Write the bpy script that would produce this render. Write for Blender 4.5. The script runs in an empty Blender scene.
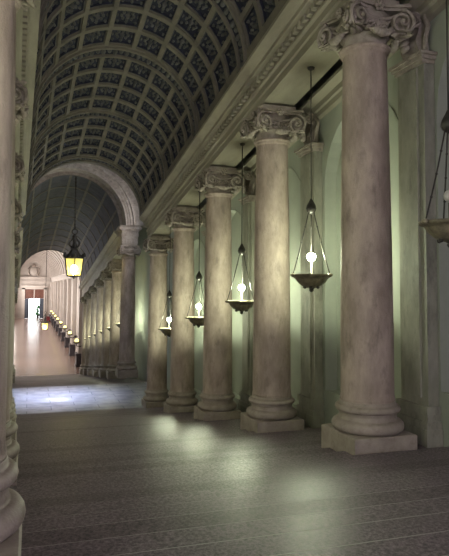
import bpy, math, random
from math import sin, cos, pi, radians, atan2, sqrt
from mathutils import Vector, Matrix
random.seed(7)
scn = bpy.context.scene
COL = scn.collection

# ------------------------------------------------------------------ camera, world, exposure
F_PX, W_PX = 600.0, 449.0
cam_d = bpy.data.cameras.new('camera')
cam_d.sensor_fit = 'HORIZONTAL'; cam_d.sensor_width = 36.0
cam_d.lens = 36.0 * F_PX / W_PX
PITCH, ROLL, YAW = radians(3.6), radians(0.4), radians(17.9)
cam_d.shift_y = (7.0 - F_PX * math.tan(PITCH)) / W_PX
cam_d.clip_start = 0.05; cam_d.clip_end = 500
cam = bpy.data.objects.new('camera', cam_d); COL.objects.link(cam)
cam.location = (0, 0, 0)
cam.rotation_euler = (Matrix.Rotation(-YAW, 3, 'Z') @ Matrix.Rotation(pi/2 + PITCH, 3, 'X') @ Matrix.Rotation(ROLL, 3, 'Z')).to_euler()
scn.camera = cam

world = bpy.data.worlds.new('dim_daylight_behind'); scn.world = world
world.use_nodes = True
bgn = world.node_tree.nodes['Background']
bgn.inputs[0].default_value = (0.50, 0.45, 0.52, 1); bgn.inputs[1].default_value = 12.0

scn.view_settings.view_transform = 'Standard'
scn.view_settings.look = 'None'
scn.view_settings.gamma = 1.0
scn.view_settings.use_curve_mapping = False
scn.view_settings.exposure = 0.0
scn.cycles.max_bounces = 8; scn.cycles.diffuse_bounces = 3
scn.cycles.sample_clamp_indirect = 6.0
scn.cycles.caustics_reflective = False; scn.cycles.caustics_refractive = False

BULB = 640.0                 # hanging lamp bulbs
LANTERN = 60.0
DAY_LANDING = 85.0          # daylight through the landing's roof light
DAY_CORRIDOR = 900.0        # daylight through each corridor window
DAY_DOOR = 5.0              # daylight beyond the far door

def area_light(name, loc, rot, sx, sy, power, col, spread=pi):
    d = bpy.data.lights.new(name, 'AREA'); d.shape = 'RECTANGLE'; d.size = sx; d.size_y = sy
    d.energy = power; d.color = col; d.spread = spread
    o = bpy.data.objects.new(name, d); COL.objects.link(o)
    o.location = loc; o.rotation_euler = rot
    return o
area_light('landing_daylight', (0.9, 23.2, 6.1), (0, 0, 0), 3.0, 2.8, DAY_LANDING, (0.60, 0.68, 1.0), radians(24))
area_light('landing_side_fill', (4.95, 25.0, 2.6), (0, pi/2, 0), 2.4, 1.6, 55.0, (1.0, 0.90, 0.80), radians(150))  # hidden fill light added to brighten the arch front
area_light('landing_patch_light', (1.05, 22.6, 6.0), (0, 0, 0), 0.55, 0.22, 5.0, (0.85, 0.92, 1.0), radians(3))  # narrow light added to make the bright patch on the landing
area_light('lower_stairs_fill', (-2.0, 37.5, -1.6), (0, -pi/2, 0), 2.6, 7.0, 600.0, (0.88, 1.0, 0.90))  # out-of-view fill added to brighten the lower columns
CWY = [57, 70, 83, 96, 109, 121, 131]  # left wall windows, out of view; the last added to brighten the end wall
for y in CWY:
    area_light('corridor_daylight', (-2.85, y, -1.6), (0, -pi/2, 0), 3.6, 5.0, DAY_CORRIDOR, (1.0, 0.90, 0.80))  # the last one is added to brighten the end wall

# ------------------------------------------------------------------ plan of the place (metres, eye at origin)
SL = 0.154
L0, L1 = 20.4, 25.5                       # landing from / to
ZL = -1 - SL * L0
def zup(y): return -1 - SL * y
def zlow(y): return ZL - 0.124 * (y - L1)
LOWEND = 48.5
ZC = zlow(LOWEND)
def zcor(y): return ZC - 0.005 * (y - LOWEND)
def XR(y): return 4.21
def XLf(y): return -0.375 - 0.0205 * y
WR = 5.10                                 # right aisle wall
def WL(y): return XLf(y) - 0.90
YC = [3.6, 6.95, 10.2, 13.5, 16.88, 20.46]
YARCH = 27.2
YLOW = [30.6, 34.0, 37.4, 40.8, 44.2, 47.4]

# ------------------------------------------------------------------ materials
ALB = 0.8
def new_mat(name):
    m = bpy.data.materials.new(name); m.use_nodes = True
    nt = m.node_tree; b = nt.nodes['Principled BSDF']
    return m, nt, b
def N(nt, t, **kw):
    n = nt.nodes.new(t)
    for k, v in kw.items(): setattr(n, k, v)
    return n
def stone(name, c1, c2, scale=6.0, rough=0.6, stretch=(1, 1, 1), bump=0.15, stain=None, fine=60.0, vary=False, spec=0.4, lo=0.35, hi=0.68):
    c1 = tuple(v*ALB for v in c1); c2 = tuple(v*ALB for v in c2)
    m, nt, b = new_mat(name); L = nt.links.new
    tc = N(nt, 'ShaderNodeTexCoord'); mp = N(nt, 'ShaderNodeMapping')
    mp.inputs['Scale'].default_value = stretch
    L(tc.outputs['Object'], mp.inputs['Vector'])
    if vary:
        oi = N(nt, 'ShaderNodeObjectInfo'); mul = N(nt, 'ShaderNodeMath', operation='MULTIPLY'); mul.inputs[1].default_value = 37
        L(oi.outputs['Random'], mul.inputs[0]); cb = N(nt, 'ShaderNodeCombineXYZ')
        for i in range(3): L(mul.outputs[0], cb.inputs[i])
        L(cb.outputs[0], mp.inputs['Location'])
    n1 = N(nt, 'ShaderNodeTexNoise'); n1.inputs['Scale'].default_value = scale; n1.inputs['Detail'].default_value = 7; n1.inputs['Roughness'].default_value = 0.65
    L(mp.outputs[0], n1.inputs['Vector'])
    r1 = N(nt, 'ShaderNodeValToRGB')
    r1.color_ramp.elements[0].position = lo; r1.color_ramp.elements[0].color = (*c2, 1)
    r1.color_ramp.elements[1].position = hi; r1.color_ramp.elements[1].color = (*c1, 1)
    L(n1.outputs['Fac'], r1.inputs[0])
    col = r1.outputs[0]
    n2 = N(nt, 'ShaderNodeTexNoise'); n2.inputs['Scale'].default_value = fine; n2.inputs['Detail'].default_value = 3
    L(tc.outputs['Object'], n2.inputs['Vector'])
    if stain:
        n3 = N(nt, 'ShaderNodeTexNoise'); n3.inputs['Scale'].default_value = scale * 1.7; n3.inputs['Detail'].default_value = 9; n3.inputs['Roughness'].default_value = 0.72
        L(mp.outputs[0], n3.inputs['Vector'])
        r3 = N(nt, 'ShaderNodeValToRGB'); r3.color_ramp.elements[0].position = 0.52; r3.color_ramp.elements[1].position = 0.72
        r3.color_ramp.elements[0].color = (0, 0, 0, 1); r3.color_ramp.elements[1].color = (0.75, 0.75, 0.75, 1)
        L(n3.outputs['Fac'], r3.inputs[0])
        mx = N(nt, 'ShaderNodeMix', data_type='RGBA'); mx.inputs['B'].default_value = (*stain, 1)
        L(r3.outputs[0], mx.inputs['Factor']); L(col, mx.inputs['A']); col = mx.outputs['Result']
    L(col, b.inputs['Base Color'])
    b.inputs['Roughness'].default_value = rough
    b.inputs['Specular IOR Level'].default_value = spec
    bp = N(nt, 'ShaderNodeBump'); bp.inputs['Strength'].default_value = bump; bp.inputs['Distance'].default_value = 0.02
    ad = N(nt, 'ShaderNodeMath', operation='ADD'); L(n1.outputs['Fac'], ad.inputs[0]); L(n2.outputs['Fac'], ad.inputs[1])
    L(ad.outputs[0], bp.inputs['Height']); L(bp.outputs[0], b.inputs['Normal'])
    return m
def granite(name, c1, c2, rough, fine):
    m, nt, b = new_mat(name); L = nt.links.new
    tc = N(nt, 'ShaderNodeTexCoord')
    n1 = N(nt, 'ShaderNodeTexNoise'); n1.inputs['Scale'].default_value = fine; n1.inputs['Detail'].default_value = 4; n1.inputs['Roughness'].default_value = 0.8
    n2 = N(nt, 'ShaderNodeTexNoise'); n2.inputs['Scale'].default_value = 1.3; n2.inputs['Detail'].default_value = 5
    L(tc.outputs['Object'], n1.inputs['Vector']); L(tc.outputs['Object'], n2.inputs['Vector'])
    r = N(nt, 'ShaderNodeValToRGB'); r.color_ramp.elements[0].position = 0.38; r.color_ramp.elements[1].position = 0.66
    r.color_ramp.elements[0].color = (*c2, 1); r.color_ramp.elements[1].color = (*c1, 1)
    L(n1.outputs['Fac'], r.inputs[0])
    hs = N(nt, 'ShaderNodeHueSaturation'); mr = N(nt, 'ShaderNodeMapRange'); mr.inputs[1].default_value = 0.3; mr.inputs[2].default_value = 0.7; mr.inputs[3].default_value = 0.85; mr.inputs[4].default_value = 1.15
    L(n2.outputs['Fac'], mr.inputs[0]); L(mr.outputs[0], hs.inputs['Value']); L(r.outputs[0], hs.inputs['Color'])
    L(hs.outputs[0], b.inputs['Base Color'])
    mr2 = N(nt, 'ShaderNodeMapRange'); mr2.inputs[1].default_value = 0.35; mr2.inputs[2].default_value = 0.65; mr2.inputs[3].default_value = rough - 0.02; mr2.inputs[4].default_value = rough + 0.05
    L(n2.outputs['Fac'], mr2.inputs[0]); L(mr2.outputs[0], b.inputs['Roughness'])
    b.inputs['Specular IOR Level'].default_value = 0.28
    bp = N(nt, 'ShaderNodeBump'); bp.inputs['Strength'].default_value = 0.25; bp.inputs['Distance'].default_value = 0.005
    L(n1.outputs['Fac'], bp.inputs['Height']); L(bp.outputs[0], b.inputs['Normal'])
    return m
def slabs(name, c1, c2, mortar, scale, rough, bw=0.9, rh=0.6):
    m, nt, b = new_mat(name); L = nt.links.new
    tc = N(nt, 'ShaderNodeTexCoord'); br = N(nt, 'ShaderNodeTexBrick')
    br.inputs['Color1'].default_value = (*c1, 1); br.inputs['Color2'].default_value = (*c2, 1); br.inputs['Mortar'].default_value = (*mortar, 1)
    br.inputs['Scale'].default_value = scale; br.inputs['Mortar Size'].default_value = 0.012
    br.inputs['Brick Width'].default_value = bw; br.inputs['Row Height'].default_value = rh
    L(tc.outputs['Object'], br.inputs['Vector'])
    n = N(nt, 'ShaderNodeTexNoise'); n.inputs['Scale'].default_value = 3.0; n.inputs['Detail'].default_value = 6
    L(tc.outputs['Object'], n.inputs['Vector'])
    hs = N(nt, 'ShaderNodeHueSaturation'); mr = N(nt, 'ShaderNodeMapRange'); mr.inputs[1].default_value = 0.3; mr.inputs[2].default_value = 0.7; mr.inputs[3].default_value = 0.8; mr.inputs[4].default_value = 1.2
    L(n.outputs['Fac'], mr.inputs[0]); L(mr.outputs[0], hs.inputs['Value']); L(br.outputs['Color'], hs.inputs['Color']); L(hs.outputs[0], b.inputs['Base Color'])
    b.inputs['Roughness'].default_value = rough
    bp = N(nt, 'ShaderNodeBump'); bp.inputs['Strength'].default_value = 0.12; bp.inputs['Distance'].default_value = 0.01
    L(n.outputs['Fac'], bp.inputs['Height']); L(bp.outputs[0], b.inputs['Normal'])
    return m
def glow(name, col, strength):
    m, nt, b = new_mat(name)
    b.inputs['Base Color'].default_value = (*col, 1)
    b.inputs['Emission Color'].default_value = (*col, 1); b.inputs['Emission Strength'].default_value = strength
    return m

M_COL = stone('column_marble', (0.66, 0.53, 0.46), (0.38, 0.295, 0.255), 3.4, 0.62, (1.2, 1.2, 0.45), 0.3, (0.16, 0.125, 0.11), 70, True)
M_CAP = stone('carved_marble', (0.55, 0.48, 0.42), (0.32, 0.265, 0.235), 5.0, 0.65, (1, 1, 1), 0.2, (0.15, 0.12, 0.11), 60, True)
M_BASE = stone('base_marble', (0.54, 0.46, 0.40), (0.37, 0.31, 0.27), 4.0, 0.55, (1, 1, 1), 0.18, (0.20, 0.16, 0.13), 60, True)
M_PIL = stone('pilaster_travertine', (0.44, 0.42, 0.35), (0.27, 0.26, 0.22), 3.0, 0.65, (1, 1, 0.4), 0.2, (0.13, 0.12, 0.11), 60, True)
M_WALL = stone('aisle_plaster', (0.47, 0.49, 0.42), (0.39, 0.41, 0.355), 1.2, 0.75, (1, 1, 1), 0.08, None, 40)
M_ENT = stone('entablature_stucco', (0.50, 0.45, 0.36), (0.34, 0.305, 0.25), 1.6, 0.68, (1, 0.3, 1), 0.12, (0.22, 0.20, 0.17), 40)
M_RIB = stone('vault_stucco', (0.255, 0.225, 0.185), (0.15, 0.135, 0.12), 2.0, 0.75, (1, 1, 1), 0.15, None, 30)
M_GROUND = stone('coffer_ground_shade', (0.042, 0.045, 0.08), (0.022, 0.024, 0.05), 5.0, 0.8, (1, 1, 1), 0.2, None, 30)  # vault recess shade put into the colour as dark blue
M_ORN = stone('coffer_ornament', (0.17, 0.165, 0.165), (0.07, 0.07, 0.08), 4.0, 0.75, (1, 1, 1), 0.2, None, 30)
M_LOWG = stone('lower_vault_panels', (0.13, 0.13, 0.15), (0.07, 0.07, 0.09), 3.0, 0.8, (1, 1, 1), 0.2, None, 30)
M_PALE = stone('pale_plaster', (0.66, 0.60, 0.56), (0.56, 0.50, 0.46), 0.8, 0.7, (1, 1, 1), 0.05, None, 20)
M_STEP = granite('worn_granite_steps', (0.25, 0.195, 0.225), (0.052, 0.038, 0.05), 0.37, 42.0)
M_STEP2 = granite('granite_steps_shade', (0.15, 0.115, 0.137), (0.03, 0.022, 0.03), 0.40, 46.0)  # darker copy for the painted shade strip at tread backs and the risers
M_STEP3 = granite('granite_steps_light', (0.30, 0.24, 0.275), (0.068, 0.052, 0.066), 0.35, 38.0)
M_NOSE = granite('worn_step_edges', (0.48, 0.43, 0.44), (0.24, 0.21, 0.22), 0.40, 30.0)
M_LAND = slabs('landing_slabs', (0.50, 0.50, 0.54), (0.43, 0.43, 0.48), (0.26, 0.26, 0.30), 0.9, 0.25, 1.4, 0.55)
M_CORF = slabs('corridor_floor', (0.27, 0.185, 0.155), (0.23, 0.155, 0.13), (0.2, 0.16, 0.15), 0.5, 0.22)
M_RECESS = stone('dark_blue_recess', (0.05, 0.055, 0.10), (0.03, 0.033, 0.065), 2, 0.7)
M_DARK = stone('dark_stone', (0.10, 0.09, 0.10), (0.04, 0.035, 0.045), 4, 0.5)
M_BRONZE = stone('dark_bronze', (0.075, 0.065, 0.05), (0.03, 0.027, 0.03), 9, 0.42, bump=0.1)
M_DISH = stone('lamp_bronze', (0.34, 0.29, 0.20), (0.13, 0.11, 0.08), 9, 0.42, bump=0.1)
M_WAX = stone('candle_sleeve', (0.16, 0.14, 0.09), (0.10, 0.09, 0.06), 9, 0.6)
M_OFF = stone('unlit_bulb', (0.72, 0.68, 0.66), (0.66, 0.62, 0.60), 9, 0.3)
M_WOOD = stone('brown_door_panel', (0.24, 0.10, 0.07), (0.15, 0.06, 0.045), 3, 0.5)
M_BLUE = stone('bronze_door_leaf', (0.10, 0.12, 0.16), (0.05, 0.065, 0.10), 3, 0.45)
M_RED = stone('red_cloth', (0.30, 0.05, 0.06), (0.2, 0.03, 0.04), 3, 0.8)
M_BULB = glow('lit_bulb', (0.91, 1.0, 0.69), BULB)
M_DIM = glow('dim_lit_bulb', (1.0, 0.985, 0.68), BULB*0.38)
M_CBULB = glow('warm_lit_bulb', (1.0, 0.90, 0.32), 2.2)
def lantern_glass():
    m, nt, b = new_mat('lantern_glass'); L = nt.links.new
    b.inputs['Base Color'].default_value = (0.9, 0.8, 0.35, 1); b.inputs['Roughness'].default_value = 0.5
    b.inputs['Emission Color'].default_value = (1.0, 0.86, 0.25, 1); b.inputs['Emission Strength'].default_value = 0.55
    tr = N(nt, 'ShaderNodeBsdfTransparent'); tr.inputs[0].default_value = (1.0, 0.93, 0.55, 1)
    mx = N(nt, 'ShaderNodeMixShader'); mx.inputs[0].default_value = 0.45
    L(b.outputs[0], mx.inputs[1]); L(tr.outputs[0], mx.inputs[2]); L(mx.outputs[0], nt.nodes['Material Output'].inputs['Surface'])
    return m
M_GLASS = lantern_glass()
M_FLAME = glow('lantern_bulb_lit', (1.0, 0.93, 0.60), LANTERN)
M_DAY = glow('daylight_outside', (0.93, 0.97, 1.0), DAY_DOOR)
M_SKY = glow('roof_light_daylight', (0.75, 0.85, 1.0), 2.0)
M_LEAF = stone('garden_green', (0.10, 0.30, 0.12), (0.05, 0.18, 0.06), 3, 0.6)

# ------------------------------------------------------------------ mesh helpers
class MB:
    def __init__(self): self.v = []; self.f = []; self.mi = []; self.sm = []
    def add(self, vs, fs, mi=0, smooth=False, mat=None):
        o = len(self.v)
        for p in vs:
            p = Vector(p)
            self.v.append(tuple(mat @ p) if mat is not None else tuple(p))
        for f in fs:
            self.f.append([i + o for i in f]); self.mi.append(mi); self.sm.append(smooth)
    def quad(self, a, b, c, d, mi=0): self.add([a, b, c, d], [(0, 1, 2, 3)], mi)
    def box(self, x0, x1, y0, y1, z0, z1, mi=0, mat=None):
        v = [(x0,y0,z0),(x1,y0,z0),(x1,y1,z0),(x0,y1,z0),(x0,y0,z1),(x1,y0,z1),(x1,y1,z1),(x0,y1,z1)]
        f = [(0,3,2,1),(4,5,6,7),(0,1,5,4),(1,2,6,5),(2,3,7,6),(3,0,4,7)]
        self.add(v, f, mi, False, mat)
    def lathe(self, prof, n=32, mi=0, mat=None, smooth=True, capb=False, capt=False, scallop=None):
        vs = []; fs = []
        for k, (r, z) in enumerate(prof):
            for i in range(n):
                a = 2*pi*i/n
                rr = r * (scallop(a, k) if scallop else 1)
                vs.append((rr*cos(a), rr*sin(a), z))
        for k in range(len(prof)-1):
            for i in range(n):
                j = (i+1) % n
                fs.append((k*n+i, k*n+j, (k+1)*n+j, (k+1)*n+i))
        if capb: fs.append(tuple(range(n-1, -1, -1)))
        if capt: fs.append(tuple(range((len(prof)-1)*n, len(prof)*n)))
        self.add(vs, fs, mi, smooth, mat)
    def tube(self, pts, rad, n=6, mi=0, mat=None, smooth=True, closed=False):
        pts = [Vector(p) for p in pts]; m = len(pts)
        if not isinstance(rad, (list, tuple)): rad = [rad]*m
        vs = []; fs = []; ref = None
        for k in range(m):
            if closed: t = pts[(k+1) % m] - pts[k-1]
            else: t = pts[min(k+1, m-1)] - pts[max(k-1, 0)]
            t.normalize()
            if ref is None: ref = Vector((0,0,1)) if abs(t.z) < 0.9 else Vector((1,0,0))
            a = (ref - t*ref.dot(t)); a.normalize(); b = t.cross(a); ref = a
            for i in range(n):
                an = 2*pi*i/n
                vs.append(pts[k] + (a*cos(an) + b*sin(an))*rad[k])
        for k in range(m if closed else m-1):
            kk = (k+1) % m
            for i in range(n):
                j = (i+1) % n
                fs.append((k*n+i, k*n+j, kk*n+j, kk*n+i))
        if not closed:
            fs.append(tuple(range(n-1, -1, -1))); fs.append(tuple((m-1)*n+i for i in range(n)))
        self.add(vs, fs, mi, smooth, mat)
    def ball(self, c, r, n=8, m=5, mi=0, sc=(1,1,1), mat=None):
        vs = [(c[0], c[1], c[2]-r*sc[2])]; fs = []
        for k in range(1, m):
            t = -pi/2 + pi*k/m
            for i in range(n):
                a = 2*pi*i/n
                vs.append((c[0]+r*sc[0]*cos(t)*cos(a), c[1]+r*sc[1]*cos(t)*sin(a), c[2]+r*sc[2]*sin(t)))
        vs.append((c[0], c[1], c[2]+r*sc[2]))
        for i in range(n):
            j = (i+1) % n
            fs.append((0, 1+j, 1+i))
            for k in range(m-2):
                fs.append((1+k*n+i, 1+k*n+j, 1+(k+1)*n+j, 1+(k+1)*n+i))
            fs.append((len(vs)-1, 1+(m-2)*n+i, 1+(m-2)*n+j))
        self.add(vs, fs, mi, True, mat)
    def build(self, name, mats, parent=None, loc=None):
        me = bpy.data.meshes.new(name)
        me.from_pydata(self.v, [], self.f)
        if not isinstance(mats, (list, tuple)): mats = [mats]
        for m in mats: me.materials.append(m)
        me.polygons.foreach_set('material_index', self.mi)
        me.polygons.foreach_set('use_smooth', self.sm)
        me.update()
        o = bpy.data.objects.new(name, me); COL.objects.link(o)
        if parent: o.parent = parent
        if loc: o.location = loc
        return o
def struct(mb, name, mats, label=None):
    o = mb.build(name, mats); o['kind'] = 'structure'
    if label: o['label'] = label
    return o
def thing(name, label, cat, loc, group=None, rz=0):
    o = bpy.data.objects.new(name, None); COL.objects.link(o)
    o.empty_display_size = 0.2
    o.location = loc; o.rotation_euler = (0, 0, rz); o['label'] = label; o['category'] = cat; o['kind'] = 'thing'
    if group: o['group'] = group
    return o
def dup(root, loc, label, group=None, rz=None):
    def cp(o, par):
        c = o.copy(); COL.objects.link(c)
        if par: c.parent = par
        for ch in list(o.children): cp(ch, c)
        return c
    r = cp(root, None); r.location = loc; r['label'] = label
    if rz is not None: r.rotation_euler = (0, 0, rz)
    if group: r['group'] = group
    return r

# ------------------------------------------------------------------ floors
def flight(name, y0, y1, zf, tread, xl, xr):
    mb = MB(); n = int(round((y1-y0)/tread)); t = (y1-y0)/n; e = 0.034
    for i in range(n):
        a = y0+i*t; b = a+t; z = zf(b); k = 0 if i == 0 else random.choice((0, 3, 3))
        la, lb = xl(a), xl(b); c = a+t*random.uniform(.22, .34)
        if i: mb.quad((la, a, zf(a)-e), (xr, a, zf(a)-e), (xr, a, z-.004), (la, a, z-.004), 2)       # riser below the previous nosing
        mb.quad((la, a, z-.004), (xr, a, z-.004), (xr, c, z-.002), (la, c, z-.002), 2)               # dark strip, riser shade painted onto the back of the tread
        mb.quad((la, c, z-.002), (xr, c, z-.002), (xr, b-e*1.3, z+.004), (lb, b-e*1.3, z+.004), k)
        mb.quad((lb, b-e*1.3, z+.004), (xr, b-e*1.3, z+.004), (xr, b-e*.4, z-.006), (lb, b-e*.4, z-.006), 1)
        mb.quad((lb, b-e*.4, z-.006), (xr, b-e*.4, z-.006), (xr, b, z-e), (lb, b, z-e), 1)
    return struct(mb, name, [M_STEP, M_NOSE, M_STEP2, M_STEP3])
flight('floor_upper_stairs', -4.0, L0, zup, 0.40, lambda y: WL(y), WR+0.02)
mb = MB()
mb.box(WL(24)-0.3, WR+0.3, L0, L1, ZL-0.25, ZL)
struct(mb, 'floor_landing', M_LAND)
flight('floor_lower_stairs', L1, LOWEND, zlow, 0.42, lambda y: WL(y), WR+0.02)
mb = MB()
mb.quad((-3.2, LOWEND, ZC-0.02), (5.2, LOWEND, ZC-0.02), (5.2, 142, zcor(142)), (-3.2, 142, zcor(142)))
struct(mb, 'floor_corridor', M_CORF)

# ------------------------------------------------------------------ aisle walls with arched recesses
def arch_bay(mb, X, ya, yb, zb_a, zb_b, zt_a, zt_b, yc, hw, zsill, zspr, depth, out, back=0):
    """wall face at X from ya to yb with a round arched recess pushed towards out*depth"""
    n = 14
    pts = [(yc-hw, zsill), (yc-hw, zspr)] + [(yc-hw*cos(pi*i/n), zspr+hw*sin(pi*i/n)) for i in range(1, n)] + [(yc+hw, zspr), (yc+hw, zsill)]
    lz = lambda y, a, b: a+(b-a)*(y-ya)/(yb-ya)
    P = lambda y, z, d=0: (X+out*d, y, z)
    yl, yr = yc-hw, yc+hw
    mb.quad(P(ya, zb_a), P(yl, lz(yl, zb_a, zb_b)), P(yl, lz(yl, zt_a, zt_b)), P(ya, zt_a))
    mb.quad(P(yr, lz(yr, zb_a, zb_b)), P(yb, zb_b), P(yb, zt_b), P(yr, lz(yr, zt_a, zt_b)))
    mb.quad(P(yl, lz(yl, zb_a, zb_b)), P(yr, lz(yr, zb_a, zb_b)), P(yr, zsill), P(yl, zsill))
    for i in range(1, len(pts)-2):
        a, b = pts[i], pts[i+1]
        mb.quad(P(*a), P(*b), P(b[0], lz(b[0], zt_a, zt_b)), P(a[0], lz(a[0], zt_a, zt_b)))
    for i in range(len(pts)):
        a, b = pts[i], pts[(i+1) % len(pts)]
        mb.quad(P(*a), P(*b), P(b[0], b[1], depth), P(a[0], a[1], depth))
    mb.add([P(p[0], p[1], depth) for p in pts], [tuple(range(len(pts)))], back)
    # raised archivolt
    for k in range(len(pts)-1):
        a, b = pts[k], pts[k+1]
        def outp(p):
            if p[1] <= zspr: return (p[0]+(-0.04 if p[0] < yc else 0.04), p[1])
            d = sqrt((p[0]-yc)**2+(p[1]-zspr)**2); s = (d+0.04)/d
            return (yc+(p[0]-yc)*s, zspr+(p[1]-zspr)*s)
        oa, ob = outp(a), outp(b); e = -0.012
        mb.quad(P(*a, e), P(*b, e), P(*ob, e), P(*oa, e)); mb.quad(P(*oa, e), P(*ob, e), P(*ob), P(*oa)); mb.quad(P(*a), P(*b), P(*b, e), P(*a, e))

bays = [-3.2, 0.2] + YC
def zt_up(y): return 5.60 - SL*y
mb = MB(); ml = MB()
mb.quad((WR, -4, zup(-4)-.1), (WR, -3.2, zup(-3.2)-.1), (WR, -3.2, zt_up(-3.2)), (WR, -4, zt_up(-4)))
for i in range(len(bays)-1):
    a, b = bays[i], bays[i+1]; c = (a+b)/2
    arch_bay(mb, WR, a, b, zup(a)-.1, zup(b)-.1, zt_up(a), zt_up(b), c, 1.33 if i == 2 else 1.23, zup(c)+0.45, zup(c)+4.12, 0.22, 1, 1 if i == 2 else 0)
mb.quad((WR, YC[-1], ZL-.3), (WR, YARCH, ZL-.3), (WR, YARCH, 6.6), (WR, YC[-1], 6.6))
mb.quad((WR, YARCH, ZL-.4), (WR, LOWEND, ZC-.3), (WR, LOWEND, 1.2), (WR, YARCH, 3.6))
struct(mb, 'wall_right', [M_WALL, M_RECESS])
ml.quad((WL(-4), -4, -1), (WL(L0), L0, zup(L0)-.1), (WL(L0), L0, zt_up(L0)), (WL(-4), -4, zt_up(-4)))
ml.quad((WL(L0), L0, ZL-.3), (WL(YARCH), YARCH, ZL-.3), (WL(YARCH), YARCH, 6.6), (WL(L0), L0, 6.6))
ml.quad((WL(YARCH), YARCH, ZL-.4), (WL(LOWEND), LOWEND, ZC-.3), (WL(LOWEND), LOWEND, 1.2), (WL(YARCH), YARCH, 3.6))
struct(ml, 'wall_left', M_WALL)
mb = MB(); mb.box(WL(37.5)+.08, WL(37.5)+.13, 34, 41, -2.9, -.3, 0)
for k in range(8): mb.box(WL(37.5)+.13, WL(37.5)+.17, 34+k-.04, 34+k+.04, -2.9, -.3, 1)
struct(mb, 'window_10', [M_SKY, M_PALE])  # unseen glowing pane, added to go with the lower stairs fill
mb = MB(); mb.box(5.03, 5.07, 24.1, 25.9, 1.3, 3.9, 0)
for k in range(4): mb.box(4.99, 5.03, 24.1+1.8*k/3-.04, 24.1+1.8*k/3+.04, 1.3, 3.9, 1)
struct(mb, 'window_9', [M_SKY, M_PALE])  # unseen glowing pane, added to go with the landing side fill

# ------------------------------------------------------------------ entablatures
SEC = [(-0.32, 0.0), (0.29, 0.0), (0.29, 0.13), (0.32, 0.15), (0.32, 0.26), (0.36, 0.29), (0.36, 0.335), (0.31, 0.35), (0.31, 0.46), (0.34, 0.47), (0.36, 0.50), (0.46, 0.52), (0.46, 0.59), (0.50, 0.61), (0.56, 0.66), (0.60, 0.70), (0.60, 0.76), (0.30, 0.80), (-0.32, 0.80)]
def sweep(mb, line, s, y0, y1, z0f, sec, scale=1.0, caps=True):
    n = len(sec); vs = []
    for y in (y0, y1):
        for p, z in sec: vs.append((line(y)-s*p, y, z0f(y)+z*scale))
    fs = [(i, (i+1) % n, n+(i+1) % n, n+i) for i in range(n)]
    if caps: fs += [tuple(range(n)), tuple(range(2*n-1, n-1, -1))]
    mb.add(vs, fs)
def dentils(mb, line, s, y0, y1, z0f, pitch=0.16, pa=0.30, pb=0.42, za=0.365, zb=0.455):
    n = int((y1-y0)/pitch)
    for i in range(n):
        y = y0+i*pitch; yb = y+pitch*0.6
        xa, xb = line(y)-s*pa, line(y)-s*pb
        z1, z2 = z0f(y), z0f(yb)
        mb.add([(xa,y,z1+za),(xb,y,z1+za),(xb,yb,z2+za),(xa,yb,z2+za),(xa,y,z1+zb),(xb,y,z1+zb),(xb,yb,z2+zb),(xa,yb,z2+zb)],
               [(0,3,2,1),(4,5,6,7),(0,1,5,4),(1,2,6,5),(2,3,7,6),(3,0,4,7)])
def zarc(y): return 4.82 - SL*y
YEND = 20.95
for s, line, nm in ((1, XR, 'trim_entablature_right'), (-1, XLf, 'trim_entablature_left')):
    mb = MB(); sweep(mb, line, s, -4.0, YEND, zarc, SEC); dentils(mb, line, s, -3.9, 20.8, zarc)
    struct(mb, nm, M_ENT)
# wall cornice above the pilasters, inside the aisle, and the dark aisle ceiling
WSEC = [(-0.02, 0), (0.10, 0.0), (0.10, 0.10), (0.14, 0.12), (0.14, 0.22), (0.20, 0.26), (0.26, 0.30), (0.26, 0.36), (-0.02, 0.36)]
mb = MB(); sweep(mb, lambda y: WR, 1, -4, L0, lambda y: 4.64-SL*y, WSEC); struct(mb, 'trim_aisle_cornice', M_ENT)
mb = MB()
for xa, xb in ((lambda y: XR(y)+0.25, lambda y: WR+0.05), (lambda y: WL(y)-0.05, lambda y: XLf(y)-0.25)):
    mb.quad((xa(-4), -4, zt_up(-4)-.02), (xb(-4), -4, zt_up(-4)-.02), (xb(L0), L0, zt_up(L0)-.02), (xa(L0), L0, zt_up(L0)-.02))
    mb.quad((xa(YARCH), YARCH, 3.4), (xb(YARCH), YARCH, 3.4), (xb(LOWEND), LOWEND, .66), (xa(LOWEND), LOWEND, .66))
struct(mb, 'ceiling_aisle', M_GROUND)

# ------------------------------------------------------------------ vaults
class Vault:
    def __init__(s, xl, xr, zk, rise): s.xl, s.xr, s.zk = xl, xr, zk; s.rf = rise if callable(rise) else (lambda y: rise); s.rise = rise if not callable(rise) else rise(LOWEND)
    def P(s, t, y, d=0.0):
        """t in 0..1 from the left springing to the right one, d outward from the soffit"""
        a = (s.xr(y)-s.xl(y))/2; c = (s.xr(y)+s.xl(y))/2; an = pi*t
        nx, nz = -cos(an), sin(an)
        return (c+(a+d)*nx, y, s.zk(y)+(s.rf(y)+d)*nz)
def grid_patch(mb, V, t0, t1, y0, y1, d0, d1, nt, mi):
    vs = []; fs = []
    for i in range(nt+1):
        t = t0+(t1-t0)*i/nt
        vs.append(V.P(t, y0, d0)); vs.append(V.P(t, y1, d1))
    for i in range(nt): fs.append((2*i, 2*i+2, 2*i+3, 2*i+1))
    mb.add(vs, fs, mi, False)
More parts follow.
